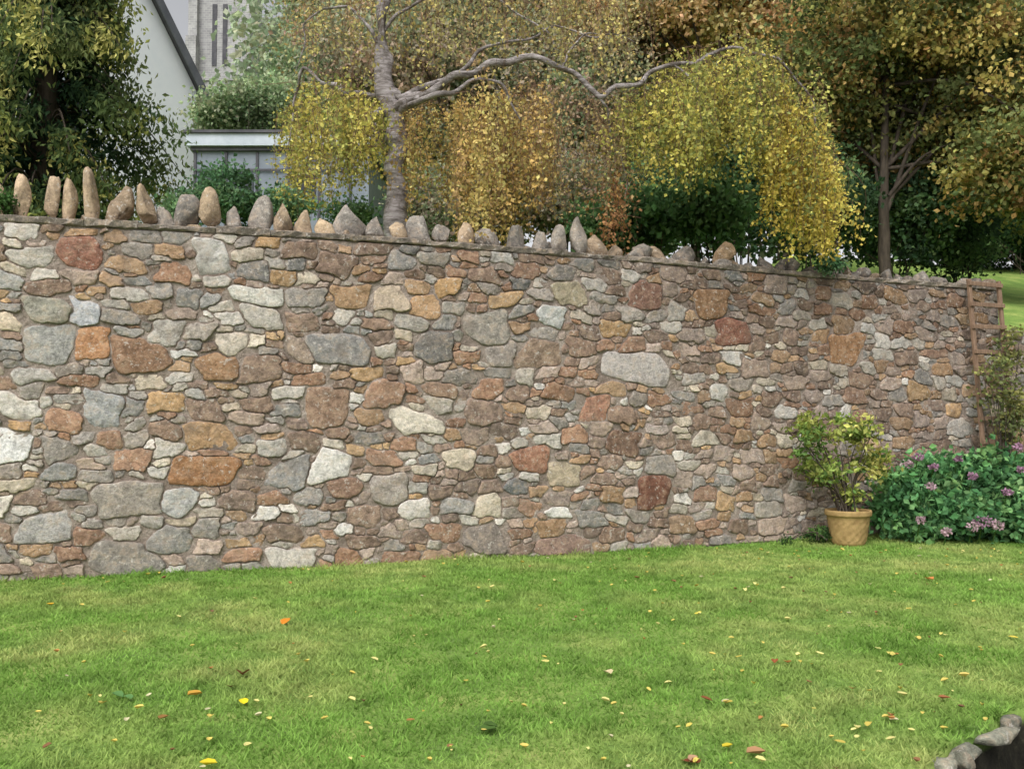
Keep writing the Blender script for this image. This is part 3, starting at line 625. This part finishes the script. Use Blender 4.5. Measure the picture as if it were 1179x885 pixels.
prof=[(0,0),(.15,0),(.165,.02),(.175,.06),(.195,.18),(.212,.29),(.218,.30),(.235,.31),(.238,.35),(.232,.365),(.215,.362),(.205,.33),(.0,.32)]
pp=[]
for i in range(len(prof)-1):
    for t in np.arange(4)/4: pp.append((prof[i][0]*(1-t)+prof[i+1][0]*t,prof[i][1]*(1-t)+prof[i+1][1]*t))
pp.append(prof[-1]); pp=np.array(pp); K=56; th=np.arange(K)/K*2*np.pi
rr=pp[:,0][:,None]+0*th; zz=pp[:,1][:,None]+0*th; m=(zz>.04)&(zz<.29)&(rr>.14)
rr=rr+m*.009*np.sin(th*14)*np.sign(np.sin(zz*2*np.pi/.08))
V=np.stack([pc[0]+rr*np.cos(th),pc[1]+rr*np.sin(th),pc[2]+zz],-1); ids=np.arange(V.shape[0]*K).reshape(-1,K); nx_=np.roll(ids,-1,1)
a.add(V,np.stack([ids[:-1],nx_[:-1],nx_[1:],ids[1:]],-1).reshape(-1,4)); a.build('pot_body',plain('terracotta',lin((140,114,74)),lin((176,148,100)),12,.3),True,e)
def up_shrub(name,blobs,ncl,nper,spread,size,pal,base,ns=14,parent=None,**k):
    e=parent or empty(name); a=Acc()
    for j in range(ns):
        c,r=blobs[j%len(blobs)]; s=np.asarray(base)+rng.normal(0,.05,3)*[1,1,0]; t=np.asarray(c)+rng.normal(0,.55,3)*np.asarray(r)
        tube(a,[s,s*.6+t*.4+[0,0,.08],t],.01,.003,4,5,lin((96,90,50)))
    a.build('stems',M_bark,True,e); a=Acc(); clouds(a,blobs,ncl,nper,spread,size,pal,**k); a.build('foliage',M_leaf,False,e); return e
up_shrub('potted_shrub',[B(932,500,PD,24,26,.2),B(985,498,PD,34,22,.22),B(960,545,PD,34,22,.22),B(1005,530,PD+.1,22,26,.2),B(925,535,PD,14,18,.15),B(982,570,PD,20,12,.15)],85,28,.05,.065,[(156,164,88),(126,144,76),(142,154,82),(102,126,68),(184,180,104)],pc+[0,0,.33],26,dark=.45,asp=.3)
up_shrub('yellow_climbing_shrub',[B(1150,440,10.7,26,40,.12),B(1168,400,10.9,18,30,.12),B(1165,480,10.7,26,40,.2)],50,34,.07,.05,[(128,132,80),(150,150,92),(108,116,76)],P(1160,610,10.6),16,dark=.4)
e=empty('flowering_hydrangea_shrub'); bl=[B(1040,575,10.1,34,34,.4),B(1085,560,10.3,44,36,.45),B(1140,555,10.4,50,36,.5),B(1190,565,10.3,40,40,.5),B(1110,592,9.8,60,22,.3),B(1170,595,9.8,50,22,.3),B(1045,605,9.8,30,14,.2)]
up_shrub('x',bl,520,46,.085,.08,[(88,132,84),(106,150,98),(74,112,72),(122,160,102)],P(1100,615,10.2)*[1,1,0],30,e,dark=.55,asp=.36)
a=Acc()
for (px,py,d,s) in [(1132,600,9.42,.1),(1120,606,9.4,.07),(1148,604,9.42,.07),(1057,526,9.9,.06),(1071,560,9.7,.06),(1046,534,9.9,.05),(1075,537,9.9,.05),(1176,540,9.8,.05),(1103,528,10,.05),(1172,514,10,.05),(1060,598,9.5,.05),(1090,612,9.4,.05),(1120,548,9.75,.05),(1160,566,9.6,.05)]:
    c=P(px,py,d); n=70; dd=rng.normal(0,1,(n,3)); dd/=np.linalg.norm(dd,axis=1)[:,None]; dd[:,2]*=.7
    base=lin((186,146,170)) if rng.random()<.6 else lin((206,176,184))
    leaves(a,c+dd*s*.8,.03*np.ones(n),base*rng.uniform(.6,1.15,(n,1)),0,.45)
    tube(a,[c-[0,-.15,.35],c-[0,-.05,.1],c],.006,.004,4,3,lin((80,110,50)))
a.build('flower_heads',M_leaf,False,e)
up_shrub('ground_cover_plant',[B(945,615,9.75,22,9,.12),B(905,622,9.7,8,4,.06)],26,34,.04,.03,[(66,94,54),(86,114,62)],P(945,620,9.75),4)
up_shrub('wall_top_tuft_plant',[B(957,304,10.1,13,11,.1)],30,40,.035,.035,[(96,132,96),(120,150,112),(76,112,80)],P(957,312,10.1),5)
up_shrub('ivy_tuft_plant',[B(4,236,7.4,10,12,.1)],18,34,.035,.03,[(86,116,66),(66,96,54)],P(4,246,7.5),4)
# ---------------------------------------------------------------- sky, sun, camera
w=bpy.data.worlds.new("World"); scene.world=w; w.use_nodes=True; nt=w.node_tree
sk=nt.nodes.new('ShaderNodeTexSky'); sk.sky_type='NISHITA'; sk.sun_disc=False
EL,AZ=50,200
sk.sun_elevation=math.radians(EL); sk.sun_rotation=math.radians(AZ); sk.air_density=1.0; sk.dust_density=4.0
bw=nt.nodes.new('ShaderNodeRGBToBW'); nt.links.new(sk.outputs[0],bw.inputs[0])
mx=nt.nodes.new('ShaderNodeMix'); mx.data_type='RGBA'; mx.inputs[0].default_value=.93
nt.links.new(sk.outputs[0],mx.inputs[6]); nt.links.new(bw.outputs[0],mx.inputs[7])
gn=nt.nodes.new('ShaderNodeMix'); gn.data_type='RGBA'; gn.blend_type='MULTIPLY'; gn.inputs[0].default_value=1; gn.inputs[7].default_value=(1.72,1.72,1.74,1)
nt.links.new(mx.outputs[2],gn.inputs[6])
bg=nt.nodes['Background']; nt.links.new(gn.outputs[2],bg.inputs[0]); bg.inputs[1].default_value=.15
sd=bpy.data.lights.new('sun','SUN'); sd.energy=1.2; sd.angle=math.radians(35); sd.color=(1,.97,.93)
so=bpy.data.objects.new('sun',sd); scene.collection.objects.link(so)
az=math.radians(AZ); d=Vector((math.sin(az)*math.cos(math.radians(EL)),math.cos(az)*math.cos(math.radians(EL)),math.sin(math.radians(EL))))
so.rotation_euler=d.to_track_quat('Z','Y').to_euler(); so.location=d*30
cd=bpy.data.cameras.new('camera'); cd.sensor_width=36; cd.lens=36*F/1179; cd.clip_end=2000; cd.clip_start=.05
co=bpy.data.objects.new('camera',cd); scene.collection.objects.link(co); co.location=(0,0,CZ); co.rotation_euler=(math.pi/2+PITCH,0,0)
scene.camera=co
scene.view_settings.view_transform='Standard'; scene.view_settings.look='None'; scene.view_settings.exposure=0
